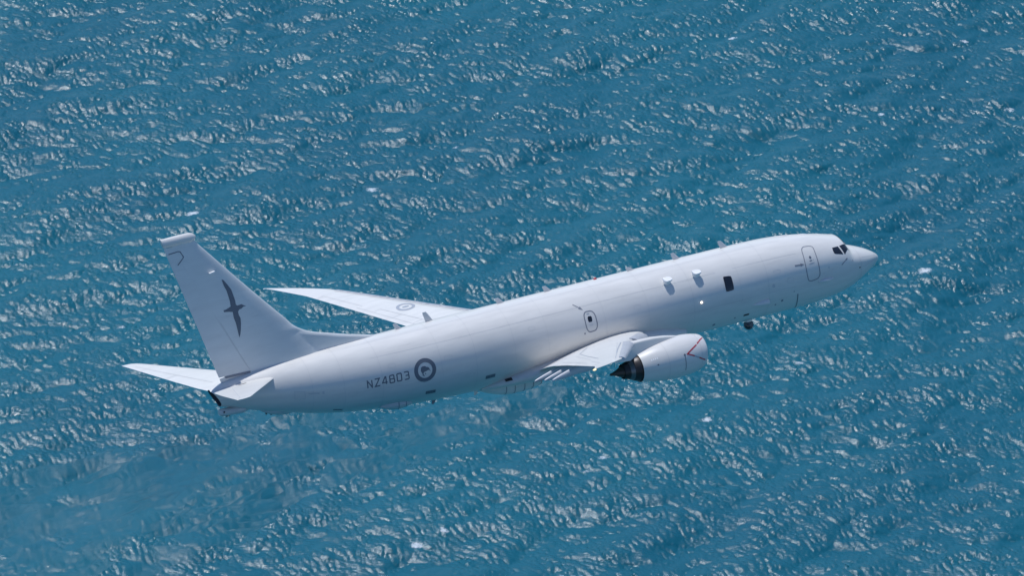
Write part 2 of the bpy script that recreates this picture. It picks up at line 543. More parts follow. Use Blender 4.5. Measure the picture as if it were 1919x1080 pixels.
for s0 in (20.66, 21.16, 21.66, 22.20, 22.66):
    m = MB(); stroke(m, [(s0, 183), (s0, 262)], 0.04, lambda s, t: bay(s, t, .008), 1, 50, seg=.08); m.build('panel_seam', M_LINE, wb)
m = MB(); stroke(m, [(20.66, 184), (23.0, 186)], 0.045, lambda s, t: bay(s, t, .01), 1, 50, seg=.1); m.build('panel_seam', M_LINE, wb)

# ------------------------------------------------------------------ lifting surfaces
def airfoil(n=14, camber=0.012):
    u = 0.5 * (1 - np.cos(np.linspace(0, math.pi, n)))
    t = 5 * (0.2969 * np.sqrt(u) - 0.1260 * u - 0.3516 * u**2 + 0.2843 * u**3 - 0.1036 * u**4)
    c = camber * 4 * u * (1 - u)
    up = list(zip(u[::-1], t[::-1], c[::-1]))
    lo = list(zip(u[1:-1], -t[1:-1], c[1:-1]))
    return up + lo
AF = airfoil()

def wing_rows(secs, af=AF):
    rows = []
    for (y, sl, st, zl, zt, tc) in secs:
        ch = st - sl
        rows.append([P(sl + u * ch, y, zl + (zt - zl) * u + t * tc * ch + c * ch) for u, t, c in af])
    return rows

LEY = lambda y: 15.83 + 0.547 * (y - 1.88)
PLZ = lambda y: -1.1 + 0.1715 * (y - 1.88)
WSEC = [(1.2, 14.7, 21.1, -1.10, -1.62, .125), (1.88, 15.05, 21.15, -1.05, -1.50, .125), (3.0, 15.95, 21.5, -0.88, -1.20, .122), (4.4, 17.05, 21.9, -0.66, -0.86, .118),
        (5.75, 18.0, 22.2, PLZ(5.75), PLZ(5.75) - .14, .112), (9.0, LEY(9) + .05, 23.10, PLZ(9), PLZ(9) - .08, .105), (12.7, LEY(12.7) + .03, 24.16, PLZ(12.7), PLZ(12.7) - .05, .10),
        (16.4, LEY(16.4), 25.23, PLZ(16.4), PLZ(16.4) - .03, .095), (17.1, 24.42, 25.58, PLZ(17.1), PLZ(17.1) - .02, .09), (17.7, 25.05, 25.88, PLZ(17.7), PLZ(17.7) - .01, .085),
        (18.3, 25.75, 26.20, PLZ(18.3), PLZ(18.3), .08), (18.65, 26.18, 26.38, PLZ(18.65), PLZ(18.65), .08), (18.84, 26.44, 26.50, PLZ(18.84), PLZ(18.84), .06)]
WA = np.array(WSEC)
def wsec(y):
    return [float(np.interp(y, WA[:, 0], WA[:, k])) for k in range(1, 6)]
def wtop(s, y, off=0.008):
    """Point on the wing's upper skin (y positive outboard)."""
    sl, st, zl, zt, tc = wsec(y); ch = st - sl; u = min(max((s - sl) / ch, 0), 1)
    t = 5 * (0.2969 * math.sqrt(u) - 0.1260 * u - 0.3516 * u**2 + 0.2843 * u**3 - 0.1036 * u**4)
    return zl + (zt - zl) * u + t * tc * ch + .012 * 4 * u * (1 - u) * ch + off

def build_wing(sg):
    m = MB()
    ys = [1.2, 1.88, 2.4, 3.0, 3.7, 4.4, 5.0, 5.75, 6.8, 8, 9, 10.2, 11.5, 12.7, 14, 15.2, 16.0, 16.4, 16.75, 17.1, 17.4, 17.7, 18.0, 18.3, 18.5, 18.65, 18.84]
    secs = [(y * sg, *wsec(y)) for y in ys]
    m.grid(wing_rows(secs), closed=True, cap0=True, cap1=True)
    side = 'left' if sg > 0 else 'right'
    w = m.build('wing', M_WING, root, label=side + ' wing with raked tip, swept back')
    # leading edge slats, run out for the climb
    def slat_sec(y, k):
        le = LEY(y) - .30 * k; te = LEY(y) + .30 * k
        ztop = wtop(te, y, .03)
        zle = PLZ(y) - .12 * k
        top = []; 
        for u in np.linspace(1, 0, 9):
            s = le + (te - le) * u
            z = zle + (ztop - zle) * (1 - (1 - u) ** 2) ** .62
            top.append(P(s, y * sg, z))
        bot = []
        for u in np.linspace(0.04, 1, 6):
            s = le + (te - le) * u
            zb = zle - .16 * k * (4 * u * (1 - u)) ** .5 * (1 - u) + (ztop - .025 - zle) * u ** 1.6
            bot.append(P(s, y * sg, zb))
        return top + bot
    for y0, y1 in ((5.75, 8.2), (8.24, 10.8), (10.84, 13.4), (13.44, 15.95)):
        m = MB()
        rows = [slat_sec(y, np.interp(y, [5.7, 16], [1.0, .55])) for y in np.linspace(y0, y1, 5)]
        m.grid(rows, closed=True, cap0=True, cap1=True)
        m.build('slat', M_LIP, w, angle=50)
    # inboard leading edge flap panel
    m = MB()
    rows = []
    for y in np.linspace(2.35, 4.25, 5):
        sl, st, zl, zt, tc = wsec(y)
        rows.append([P(sl + .22, y * sg, wtop(sl + .22, y, .012)), P(sl + .02, y * sg, zl + .13), P(sl - .22, y * sg, zl + .02), P(sl - .40, y * sg, zl - .25), P(sl - .36, y * sg, zl - .29), P(sl - .05, y * sg, zl - .10)])
    m.grid(rows, closed=True, cap0=True, cap1=True)
    m.build('leading_edge_flap', M_LIP, w, angle=50)
    # flap track fairings
    for y in (4.9, 7.3, 9.4):
        sl, st, zl, zt, tc = wsec(y)
        L = 2.6 if y < 10 else 2.1
        m = MB(); rows = []
        for u in np.linspace(0, 1, 14):
            s = st - L + (L + .95) * u
            hw = .125 * (math.sin(math.pi * min(1, .06 + .90 * u)) ** .6)
            zc = zt - .30 - .02 + (.06 if u < .3 else 0) - max(0, (u - .62)) * .55
            hz = .22 * (math.sin(math.pi * min(1, .05 + .92 * u)) ** .7)
            rows.append([P(s, sg * (y + hw * math.cos(t)), zc + hz * math.sin(t)) for t in np.linspace(0, 2 * math.pi, 17)[:-1]])
        m.grid(rows, closed=True, cap0=True, cap1=True)
        m.build('flap_track_fairing', M_LIP, w)
    # upper skin seams: spoilers, aileron, slat line
    wf = lambda s, y: P(s, y * sg, wtop(s, y))
    def seam(pts, wd=.03, mt=M_SEAM):
        m = MB(); stroke(m, pts, wd, wf, 1, 1, seg=.2); m.build('panel_seam', mt, w)
    te = lambda y: wsec(y)[1]
    seam([(te(6.3) - 1.15, 6.3), (te(9) - .95, 9), (te(11.8) - .75, 11.8)])
    seam([(te(6.3) - .38, 6.3), (te(9) - .35, 9), (te(12) - .3, 12), (te(13.0) - .28, 13.0)])
    seam([(te(12.9) - .55, 12.9), (te(15.6) - .42, 15.6), (te(15.6) - .02, 15.6)])
    seam([(LEY(15.9) + .32, 15.9), (LEY(12) + .45, 12), (LEY(9) + .55, 9), (LEY(6) + .62, 6)])
    for y in (7.6, 9.0, 10.4, 11.8):
        seam([(te(y) - 1.1 * np.interp(y, [6, 12], [1, .68]), y), (te(y) - .4, y)], .02)
    seam([(te(4.9) - 1.1, 2.3), (te(4.9) - .95, 5.0)])
    if sg < 0:
        seam([(19.2, 3.6), (20.8, 5.9)], .05, M_MARK_L)
        seam([(LEY(15.9) + .34, 15.9), (LEY(12) + .42, 12), (LEY(9) + .45, 9), (LEY(5.9) + .42, 5.9)], .05, M_MARK_L)
        seam([(20.9, 6.2), (22.0, 9.2), (23.3, 13.0)], .035, M_MARK_L)
    # wing tip lamp
    m = MB()
    rows = []
    for u in np.linspace(0, 1, 6):
        r = .038 * math.sin(math.pi * (.08 + .9 * u)) ** .5
        rows.append([P(26.40 + .17 * u, sg * 18.86 + r * math.cos(t), PLZ(18.84) - .03 + r * math.sin(t)) for t in np.linspace(0, 2 * math.pi, 11)[:-1]])
    m.grid(rows, closed=True, cap0=True, cap1=True)
    m.build('position_lamp', M_LAMPY if sg < 0 else M_WHITE, w, label=side + ' wing tip position lamp')
    # roundel on the wing
    if sg > 0:
        cx, cy = 22.04, 11.08
        m = MB(); stroke(m, [(cx + .42 * math.cos(t), cy + .42 * math.sin(t)) for t in np.linspace(0, 2 * math.pi, 49)[:-1]], .17, wf, 1, 1, closed=True, seg=.05)
        r = m.build('roundel', M_MARK_L, w, label='faded grey ring roundel on the left wing')
        fill([(cx + .15 * math.cos(t) * 1.3, cy + .11 * math.sin(t)) for t in np.linspace(0, 2 * math.pi, 17)[:-1]], wf, 'kiwi', M_MARK_L, r, (.1, .1))
    return w
wing_l = build_wing(1)
wing_r = build_wing(-1)

# horizontal tail
SSEC = [(0.3, 34.62, 38.0, 1.16), (1.0, 35.10, 38.22, 1.24), (3.0, 36.35, 38.70, 1.486), (5.0, 37.61, 39.13, 1.73), (6.6, 38.60, 39.48, 1.93), (6.95, 38.84, 39.55, 1.97), (7.12, 39.05, 39.60, 1.99), (7.2, 39.35, 39.62, 2.0)]
SA = np.array(SSEC)
def stab_top(s, y, off=.008):
    sl, st, z0 = [float(np.interp(y, SA[:, 0], SA[:, k])) for k in (1, 2, 3)]
    ch = st - sl; u = min(max((s - sl) / ch, 0), 1)
    t = 5 * (0.2969 * math.sqrt(u) - 0.1260 * u - 0.3516 * u**2 + 0.2843 * u**3 - 0.1036 * u**4)
    return z0 + t * .09 * ch + off
def build_stab(sg):
    m = MB()
    m.grid(wing_rows([(y * sg, a, b, z, z, .09) for y, a, b, z in SSEC], airfoil(14, 0)), closed=True, cap0=True, cap1=True)
    side = 'left' if sg > 0 else 'right'
    w = m.build('horizontal_stabilizer', M_WING, root, label=side + ' horizontal tail surface')
    wf = lambda s, y: P(s, y * sg, stab_top(s, y))
    ch = lambda y: float(np.interp(y, SA[:, 0], SA[:, 2])) - float(np.interp(y, SA[:, 0], SA[:, 1]))
    te = lambda y: float(np.interp(y, SA[:, 0], SA[:, 2]))
    m = MB(); stroke(m, [(te(y) - .30 * ch(y), y) for y in (1.2, 3, 5, 6.5)], .03, wf, 1, 1, seg=.2); m.build('elevator_seam', M_SEAM, w)
    m = MB(); stroke(m, [(te(3.6) - .30 * ch(3.6), 3.6), (te(3.6) - .02, 3.6)], .02, wf, 1, 1, seg=.2); m.build('elevator_seam', M_SEAM, w)
    # root gap seal, dark
    m = MB(); stroke(m, [(36.5, .98), (36.9, .92)], .16, wf, 1, 1); m.build('root_cutout', M_DARK, w)
    return w
stab_l = build_stab(1)
stab_r = build_stab(-1)

# ------------------------------------------------------------------ fin and rudder
FLE = np.array([(1.2, 26.4), (1.7, 28.1), (1.98, 29.1), (2.3, 30.35), (2.6, 31.35), (2.76, 31.9), (2.95, 32.42), (3.4, 33.12), (3.82, 33.47), (4.35, 33.93), (5.91, 35.27), (8.64, 37.52)])
def fin_te(z): return 37.45 + (z - 1.65) * (39.2 - 37.45) / (8.65 - 1.65)
def fin_hinge(z): return 35.85 + (z - 1.7) * (38.62 - 35.85) / (8.23 - 1.7)
def fin_half(s, z):
    le = float(pchip(z, FLE[:, 0], FLE[:, 1])); main = 35.27 - (5.91 - z) * 0.83
    T = np.interp(z, [1.2, 8.65], [.27, .10])
    te = fin_te(z)
    u = min(max((s - le) / (te - le), 0), 1)
    um = min(max((s - main) / (te - main), 0.001), 1)
    t = lambda u: 5 * (0.2969 * math.sqrt(u) - 0.1260 * u - 0.3516 * u**2 + 0.2843 * u**3 - 0.1015 * u**4) / .5 
    a = T * t(u) if main - le < .15 else max(T * t(um) if s > main else 0, .11 * min(1, (s - le) / .5 if s > le else 0) ** .5 * (1 if s < main + 1 else 0))
    a = max(a, 0.0)
    return a * (1 if s < te else 0) + .004
def build_fin():
    zs = sorted(set(list(np.linspace(1.2, 4.4, 28)) + list(np.linspace(4.4, 8.66, 14))))
    m = MB(); rows = []
    for z in zs:
        le = float(pchip(z, FLE[:, 0], FLE[:, 1])); h = fin_hinge(z) - .001 if z > 1.68 else fin_te(z)
        us = np.concatenate([np.linspace(0, 1, 22) ** 1.7])
        S = le + (h - le) * us
        right = [P(s, -fin_half(s, z), z) for s in S[::-1]]
        left = [P(s, fin_half(s, z), z) for s in S[1:]]
        rows.append(right + left)
    m.grid(rows, closed=True, cap0=True, cap1=True)
    fin = m.build('vertical_fin', M_FIN, root, angle=50)
    m = MB(); rows = []
    for z in np.linspace(1.74, 8.60, 16):
        S = np.linspace(fin_hinge(z) + .001, fin_te(z), 10)
        rows.append([P(s, -fin_half(s, z), z) for s in S[::-1]] + [P(s, fin_half(s, z), z) for s in S])
    m.grid(rows, closed=True, cap0=True, cap1=True)
    rud = m.build('rudder', M_FIN, fin, angle=50)
    # dark gap under the rudder
    m = MB()
    rows = [[P(s, sgn * (fin_half(s, 1.74) + .03), z) for sgn, z in ((-1, 1.64), (-1, 1.735), (1, 1.735), (1, 1.64))] for s in np.linspace(35.85, 37.15, 8)]
    m.grid(rows, closed=True, cap0=True, cap1=True)
    m.build('rudder_gap', M_LINE, fin)
    # tip pod
    m = MB(); rows = []
    for u in np.linspace(0, 1, 20):
        s = 37.44 + 1.80 * u
        r = math.sqrt(max(0, 1 - (1 - min(1, u / .22)) ** 2)) if u < .22 else 1
        e = 1 - .35 * max(0, (u - .55) / .45) ** 1.5
        zt, zb = 9.10 + .02 * math.sin(u * 3) - .02 * u, 8.60 + .02 * u
        zc = (zt + zb) / 2; hz = (zt - zb) / 2 * max(r, .25); hy = .19 * max(r, .2) * e
        sh = -.05 * u
        rows.append([P(s + (.05 * math.sin(t) if u > .9 else 0), hy * math.cos(t), zc + sh * 0 + hz * math.sin(t)) for t in np.linspace(0, 2 * math.pi, 25)[:-1]])
    m.grid(rows, closed=True, cap0=True, cap1=True)
    m.build('tip_pod', M_PAINT, fin, label='rounded pod capping the fin tip')
    ff = lambda s, z: P(s, -fin_half(s, z) - .007, z)
    bird = [(36.53, 6.5), (36.43, 6.44), (36.27, 6.18), (36.12, 5.89), (36.06, 5.55), (36.02, 5.31), (36.02, 5.12), (35.96, 5.06), (35.83, 5.07), (35.73, 5.08), (35.64, 5.01), (35.5, 4.94), (35.65, 4.94), (35.77, 4.86), (35.89, 4.85), (35.97, 4.75), (35.96, 4.59), (35.9, 4.41), (35.92, 4.16), (35.98, 3.85), (36.04, 3.64), (36.12, 3.48), (36.14, 3.66), (36.16, 3.96), (36.18, 4.22), (36.24, 4.49), (36.25, 4.8), (36.43, 4.85), (36.69, 4.89), (36.7, 4.99), (36.58, 4.99), (36.41, 5.05), (36.3, 5.09), (36.3, 5.35), (36.34, 5.64), (36.38, 5.91), (36.48, 6.19)]
    fill(bird, ff, 'bird_emblem', M_MARK, fin, (.15, .15), label='dark grey soaring bird silhouette')
    m = MB(); stroke(m, [(39.0, 8.28), (38.5, 8.33), (38.40, 8.30), (38.27, 8.02), (38.30, 7.96), (38.62, 7.66)], .045, ff, 1, 1, seg=.06); m.build('panel_seam', M_MARK, fin)
    m = MB(); stroke(m, [(35.85, 1.78), (36.42, 3.1), (36.95, 4.4)], .03, ff, 1, 1); m.build('panel_seam', M_SEAM, fin)
    # small stub antenna on the fin side
    m = MB()
    m.grid([[P(37.15 - .30 * u, -fin_half(37, 6.95) - o, 6.93 + .05 * v + .05 * u) for o, v in ((0, -.5), (.16, -.5), (.16, .5), (0, .5))] for u in (0, 1)], closed=True, cap0=True, cap1=True)
    m.build('stub_antenna', M_WHITE, fin)
    return fin
fin = build_fin()

# ------------------------------------------------------------------ engines
NP = np.array([(13.56, .74), (13.575, .78), (13.63, .83), (13.75, .885), (14.05, .97), (14.6, 1.045), (15.2, 1.05), (16.2, .96), (17.25, .75)])
def nac(s, a, sg, off=0.0):
    r = float(pchip(s, NP[:, 0], NP[:, 1])) + off
    za = -1.90 - .0127 * (s - 13.3)
    c, sn = math.cos(rad(a)), math.sin(rad(a))
    if sn < 0: sn *= .965                           # flattened underside
    ds = .06 * math.sin(rad(a)) * max(0, 1 - (s - 13.56) / 1.0)
    return P(s - ds, sg * (4.83 - r * c), za + r * sn)   # a = 180 is outboard
def lathe(m, prof, sg, n=40, z0=-1.95, cap1=False):
    rows = [[P(s, sg * 4.83 + r * math.cos(t), z0 + r * math.sin(t)) for t in np.linspace(0, 2 * math.pi, n + 1)[:-1]] for s, r in prof]
    m.grid(rows, closed=True, cap1=cap1)
def build_engine(sg):
    side = 'left' if sg > 0 else 'right'
    m = MB()
    S = list(np.linspace(13.56, 13.9, 9)) + list(np.linspace(14.0, 17.25, 22))
    ang = np.linspace(0, 360, 61)[:-1]
    rows = [[nac(s, a, sg) for a in ang] for s in S]
    # turned-in trailing edge and inlet throat
    tail = [P(17.20, *(lambda q: (q[1], q[2]))(nac(17.25, a, sg, -.035))) for a in ang]
    rows.append(tail)
    rows.append([P(16.6, *(lambda q: (q[1], q[2]))(nac(17.25, a, sg, -.02))) for a in ang])
    throat = []
    for s, r in ((14.6, .72), (14.1, .71), (13.72, .705), (13.60, .72)):
        throat.append([P(s, sg * (4.83 - r * math.cos(rad(a))), -1.90 + r * math.sin(rad(a))) for a in ang])
    rows = throat + rows
    m.grid(rows, closed=True, cap0=True)
    e = m.build('engine', M_COWL, root, label=side + ' turbofan nacelle under the wing', angle=50)
    # exhaust: fan duct shadow disc, primary cowl, band, primary nozzle, plug
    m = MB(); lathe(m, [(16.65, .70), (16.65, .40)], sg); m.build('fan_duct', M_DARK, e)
    m = MB(); lathe(m, [(16.6, .66), (17.2, .675), (17.35, .65), (17.5, .60), (17.62, .54)], sg); m.build('core_cowl', M_NOZ, e)
    m = MB(); lathe(m, [(17.61, .548), (17.70, .50), (17.80, .455), (17.82, .43)], sg); m.build('nozzle_band', M_NOZL, e)
    m = MB(); lathe(m, [(17.79, .45), (17.95, .415), (18.10, .375), (18.10, .355), (17.9, .37)], sg); m.build('primary_nozzle', M_NOZ, e)
    m = MB(); lathe(m, [(17.9, .33), (18.12, .29), (18.28, .22), (18.45, .14), (18.62, .085), (18.76, .065), (18.78, .05)], sg, n=24, cap1=True); m.build('exhaust_plug', M_PLUG, e)
    # spinner and fan face inside the inlet
    m = MB(); lathe(m, [(14.55, .72), (14.5, .30)], sg, z0=-1.90); m.build('fan_face', M_DARK, e)
    # pylon
    prof = [(14.4, -.96, -1.3), (14.7, -.87, -1.4), (15.0, -.79, -1.5), (15.5, -.68, -1.6), (16.1, -.60, -1.65), (16.7, -.57, -1.6), (17.3, -.56, -1.5), (17.8, -.62, -1.45), (18.4, -.75, -1.4), (19.2, -.85, -1.2), (20.2, -.95, -1.05)]
    m = MB(); rows = []
    for s, zt, zb in prof:
        hw = np.interp(s, [14.4, 15.3, 17.5, 20.2], [.05, .17, .22, .05])
        yc = sg * 4.83
        r = []
        for t in np.linspace(0, math.pi, 9):
            r.append(P(s, yc + hw * math.cos(t), zt - .12 + .12 * math.sin(t)))
        r += [P(s, yc - hw, zb), P(s, yc + hw, zb)]
        rows.append(r)
    m.grid(rows, closed=True, cap0=True, cap1=True)
    m.build('pylon', M_PAINT, e, angle=50)
    # cowl markings
    nf = lambda s, a: nac(s, a, sg, .006)
    D2 = 57.3 / 1.06
    for (p, q) in (((13.66, 122.5), (14.15, 144.5)), ((14.21, 147.0), (14.90, 167.0)), ((14.87, 165.6), (14.49, 176.5)), ((14.22, 185.1), (13.80, 201.5))):
        m = MB(); stroke(m, [p, q], .068, nf, 1, D2); m.build('red_stripe', M_RED, e)
    m = MB(); stroke(m, [(14.49, 176.5), (14.22, 185.1)], .06, nf, 1, D2); m.build('stripe_gap', M_MARK_L, e)
    m = MB(); stroke(m, [(15.02, 166.3), (15.02, 214)], .035, nf, 1, D2); m.build('panel_seam', M_MARK, e)
    m = MB(); stroke(m, [(14.98, 165), (15.06, 168)], .09, nf, 1, D2); m.build('latch', M_MARK, e)
    m = MB(); stroke(m, [(16.46, 174.8), (16.54, 174.8)], .08, nf, 1, D2); m.build('drain_port', M_MARK, e)
    for s0 in (16.76, 16.66, 16.56, 16.46):
        m = MB(); stroke(m, [(s0, 151.0), (s0, 157.5)], .055, nf, 1, D2); m.build('placard', M_WHITE, e)
    m = MB(); stroke(m, [(15.9, 100), (15.9, 250)], .018, nf, 1, D2); m.build('panel_seam', M_SEAM, e)
    m = MB(); stroke(m, [(14.0, 60), (14.0, 300)], .015, nf, 1, D2); m.build('panel_seam', M_SEAM, e)
    return e
eng_r = build_engine(-1)
eng_l = build_engine(1)

# ------------------------------------------------------------------ doors, windows, markings
ff = fmap(.006)
def smooth_poly(pts, it=2):
    for _ in range(it):
        out = []
        n = len(pts)
        for i in range(n):
            a = np.array(pts[i]); b = np.array(pts[(i + 1) % n])
            out += [tuple(a * .8 + b * .2), tuple(a * .2 + b * .8)]
        pts = out
    return pts
for mir in (False, True):
    fm = fmap(.008, mir); fo = fmap(.006, mir)
    side = 'left' if mir else 'right'
    fill([(3.33, 144.0), (3.36, 150.5), (3.33, 156.4), (3.26, 157.4), (2.79, 159.2), (2.93, 141.2)], fm, 'cockpit_window', M_GLASS, root, (.1, 4), label=side + ' rear cockpit side window')
    fill([(2.83, 140.0), (2.69, 160.0), (2.20, 141.0), (2.19, 131.0), (2.45, 135.2)], fm, 'cockpit_window', M_GLASS, root, (.08, 3), label=side + ' forward cockpit side window')
    fill([(2.40, 131.0), (2.18, 126.5), (2.19, 94.0), (2.40, 94.0)], fmap(.012, mir), 'windshield', M_GLASS, root, (.06, 3), label=side + ' windshield pane')
    # forward service door
    dp = smooth_poly([(5.17, 135.5), (4.44, 135.0), (4.49, 152.0), (4.50, 170.0), (4.49, 193.5), (5.21, 196.0), (5.29, 184.4), (5.29, 165.0)], 2)
    m = MB(); stroke(m, dp, .045, fo, 1, DEG, closed=True, seg=.08)
    d = m.build('service_door', M_MARK_L if mir else M_LINE, root, label='forward ' + side + ' door outlined in grey')
    fill([(4.88 + .07 * math.cos(t), 157.1 + 2.6 * math.sin(t)) for t in np.linspace(0, 2 * math.pi, 13)[:-1]], fm, 'door_window', M_MARK, d, (.1, 3))
    m = MB(); stroke(m, [(4.98, 163.2), (4.82, 162.6)], .05, fo, 1, DEG); m.build('door_handle', M_MARK, d)
    m = MB(); stroke(m, [(4.76, 162.0), (4.72, 161.8)], .05, fo, 1, DEG); m.build('door_placard', M_MARK_L, d)
    m = MB(); stroke(m, [(5.05, 168.2), (4.72, 167.0)], .035, fo, 1, DEG); m.build('door_placard', M_MARK_L, d)
    # overwing emergency exit
    ep = smooth_poly([(18.23, 155.3), (17.61, 156.5), (17.58, 186.0), (18.22, 187.0)], 2)
    m = MB(); stroke(m, ep, .055, fo, 1, DEG, closed=True, seg=.08)
    d = m.build('emergency_exit', M_LINE, root, label='overwing emergency exit outlined in grey, ' + side + ' side')
    fill(smooth_poly([(18.05, 163.4), (17.81, 163.8), (17.83, 172.6), (18.06, 172.2)], 1), fm, 'exit_window', M_GLASS, d, (.1, 3))
    m = MB(); stroke(m, [(18.05, 159.6), (17.9, 159.8)], .05, fo, 1, DEG); m.build('exit_placard', M_MARK_L, d)
    m = MB(); stroke(m, [(18.02, 177.5), (17.82, 177.5)], .04, fo, 1, DEG); m.build('exit_placard', M_SEAM, d)
    # observer window
    wp = smooth_poly([(10.08, 156.5), (10.02, 155.4), (9.66, 156.9), (9.61, 158.4), (9.62, 177.6), (9.67, 179.2), (10.05, 179.4), (10.10, 178.0)], 1)
    w = fill(wp, fm, 'observer_window', M_GLASS, root, (.1, 3), label='large dark observer window, ' + side + ' side')
    m = MB(); stroke(m, smooth_poly([(10.12, 154.8), (9.56, 156.3), (9.59, 179.8), (10.14, 180.3)], 2), .035, fo, 1, DEG, closed=True, seg=.08); m.build('window_frame', M_PAINT, w)

def arrow(p, q, w, name):
    m = MB(); p = np.array(p); q = np.array(q)
    stroke(m, [tuple(p), tuple(p + (q - p) * .66)], w, ff, 1, DEG)
    d = (q - p) / np.array([1, DEG]); L = np.linalg.norm(d); d /= L
    nrm = np.array([-d[1], d[0]])
    def S(v): return ff(v[0], v[1] * DEG)
    base = np.array([p[0], p[1] / DEG]) + d * L * .62
    m.add([S(base + nrm * .085), S(base - nrm * .085), S(base + d * L * .40)], [(0, 1, 2)])
    m.build(name, M_MARK_L if name == 'exit_arrow' and False else M_LINE, root)
arrow((5.91, 165.9), (5.36, 167.0), .075, 'rescue_arrow')
arrow((18.58, 139.5), (18.17, 151.8), .05, 'rescue_arrow')

# registration lettering
GL = {'N': [[(0, 0), (0, 1), (.62, 0), (.62, 1)]],
      'Z': [[(0, 1), (.66, 1), (.0, 0), (.68, 0)]],
      '4': [[(.52, 0), (.52, 1), (.42, 1), (0, .30), (.0, .25), (.70, .25)]],
      '8': [[(.08, .52), (.0, .60), (.02, .92), (.10, 1), (.54, 1), (.60, .92), (.62, .60), (.54, .52), (.08, .52)], [(.08, .52), (0, .44), (0, .08), (.08, 0), (.56, 0), (.64, .08), (.64, .44), (.54, .52)]],
      '0': [[(.08, 0), (0, .08), (0, .92), (.08, 1), (.54, 1), (.62, .92), (.62, .08), (.54, 0), (.08, 0)]],
      '3': [[(0, 1), (.52, 1), (.60, .92), (.60, .60), (.52, .52), (.16, .52)], [(.52, .52), (.62, .44), (.62, .08), (.54, 0), (0, 0)]]}
HGT = .375
for i, ch in enumerate('NZ4803'):
    s0 = 30.42 - .392 * i
    base_z = -.27
    # skin angle of the base line
    def tomap(u, v, s0=s0):
        s = s0 - u * HGT * 1.0
        zt, zb, hw, zm = [float(pchip(s, PROF[:, 0], PROF[:, k])) for k in (1, 2, 3, 4)]
        z = base_z + v * HGT
        b = (zt - zm) if z > zm else (zm - zb)
        a = 180 - math.degrees(math.asin((z - zm) / b))
        return ff(s, a)
    m = MB()
    for k, pl in enumerate(GL[ch]):
        stroke(m, pl, .165, tomap, 1, 1, seg=.12)
    m.build('registration_letter' if ch.isalpha() else 'registration_digit', M_MARK, root, label='dark grey registration character ' + ch)

# roundel on the side
def side_pt(u, v, s0=27.33, z0=-.045):
    s = s0 - u
    zt, zb, hw, zm = [float(pchip(s, PROF[:, 0], PROF[:, k])) for k in (1, 2, 3, 4)]
    z = z0 + v; b = (zt - zm) if z > zm else (zm - zb)
    return ff(s, 180 - math.degrees(math.asin((z - zm) / b)))
m = MB(); stroke(m, [(.49 * math.cos(t), .495 * math.sin(t)) for t in np.linspace(0, 2 * math.pi, 65)[:-1]], .205, side_pt, 1, 1, closed=True, seg=.05)
rnd = m.build('roundel', M_MARK, root, label='dark grey ring roundel behind the wing')
kiwi = [(27.53, 177.39), (27.45, 176.14), (27.31, 176.27), (27.24, 178.24), (27.16, 178.77), (27.1, 180.61), (27.09, 182.75), (27.03, 186.14), (27.12, 183.4), (27.18, 183.05), (27.27, 184.16), (27.38, 184.73), (27.43, 186.0), (27.45, 188.1), (27.38, 190.41), (27.4, 190.94), (27.49, 189.93), (27.5, 186.85), (27.54, 184.65), (27.57, 182.08)]
fill(kiwi, ff, 'kiwi', M_MARK, rnd, (.1, 3), label='kiwi bird silhouette')
fill([(27.37, 186.36), (27.3, 187.26), (27.31, 188.71), (27.37, 188.1)], ff, 'kiwi_foot', M_MARK, rnd, (.1, 3))

# louvred vents, hatches, ports
def quad(s0, s1, a0, a1, name, mat, label=None, parent=None):
    return fill([(s0, a0), (s1, a0), (s1, a1), (s0, a1)], ff, name, mat, parent or root, (.15, 4), label)
for sc, ac in ((27.03, 221.2), (23.72, 217.0)):
    v = quad(sc - .27, sc + .27, ac - 3.2, ac + 3.2, 'louvre_vent', M_LINE)
    for k in range(6):
        s = sc - .22 + .088 * k
        m = MB(); stroke(m, [(s, ac - 2.9), (s, ac + 2.9)], .035, fmap(.014), 1, DEG); m.build('slat', M_MARK, v)
m = MB(); m.add([bel(22.86, 150, .02), bel(22.52, 150, .02), bel(22.52, 172, .02), bel(22.86, 172, .02)], [(0, 1, 2, 3)]); m.build('outlet_port', M_DARK, root)
quad(8.98, 8.66, 225.5, 229.5, 'sensor_port', M_DARK)
for s, a, r, mt in ((1.83, 190.9, .055, M_DARK), (6.78, 216, .07, M_LINE), (7.15, 221, .045, M_LINE), (7.32, 188, .09, M_SEAM), (18.35, 187, .045, M_LINE), (9.5, 228, .05, M_LINE), (10.7, 232, .09, M_LINE), (2.28, 172, .035, M_LINE), (3.9, 181, .05, M_SEAM), (6.1, 205, .03, M_LINE)):
    fill([(s + r * math.cos(t), a + r * DEG * math.sin(t)) for t in np.linspace(0, 2 * math.pi, 13)[:-1]], ff, 'skin_port', mt, root, (.2, 6))
m = MB(); stroke(m, [(3.05, 180.5), (2.62, 168.5)], .05, ff, 1, DEG); m.build('pitot_mark', M_LINE, root)
m = MB(); stroke(m, [(2.72, 171.3), (2.61, 168.2)], .085, ff, 1, DEG); m.build('pitot_mark', M_LINE, root)
m = MB(); stroke(m, [(5.86, 211), (5.80, 225), (5.70, 240), (5.60, 253)], .055, ff, 1, DEG); m.build('skin_seam', M_MARK, root)
m = MB(); stroke(m, [(1.62, 190), (.9, 184), (.35, 178)], .02, ff, 1, 40); m.build('radome_strip', M_SEAM, root)
m = MB(); stroke(m, [(1.55, 160), (.9, 157), (.35, 150)], .02, ff, 1, 40); m.build('radome_strip', M_SEAM, root)
m = MB(); stroke(m, [(1.70, 30), (1.70, 100), (1.70, 180), (1.70, 300)], .016, ff, 1, 50); m.build('radome_seam', M_SEAM, root)
hat = [(34.12, 184.5), (33.62, 186.5), (33.62, 203.0), (34.14, 202.1)]
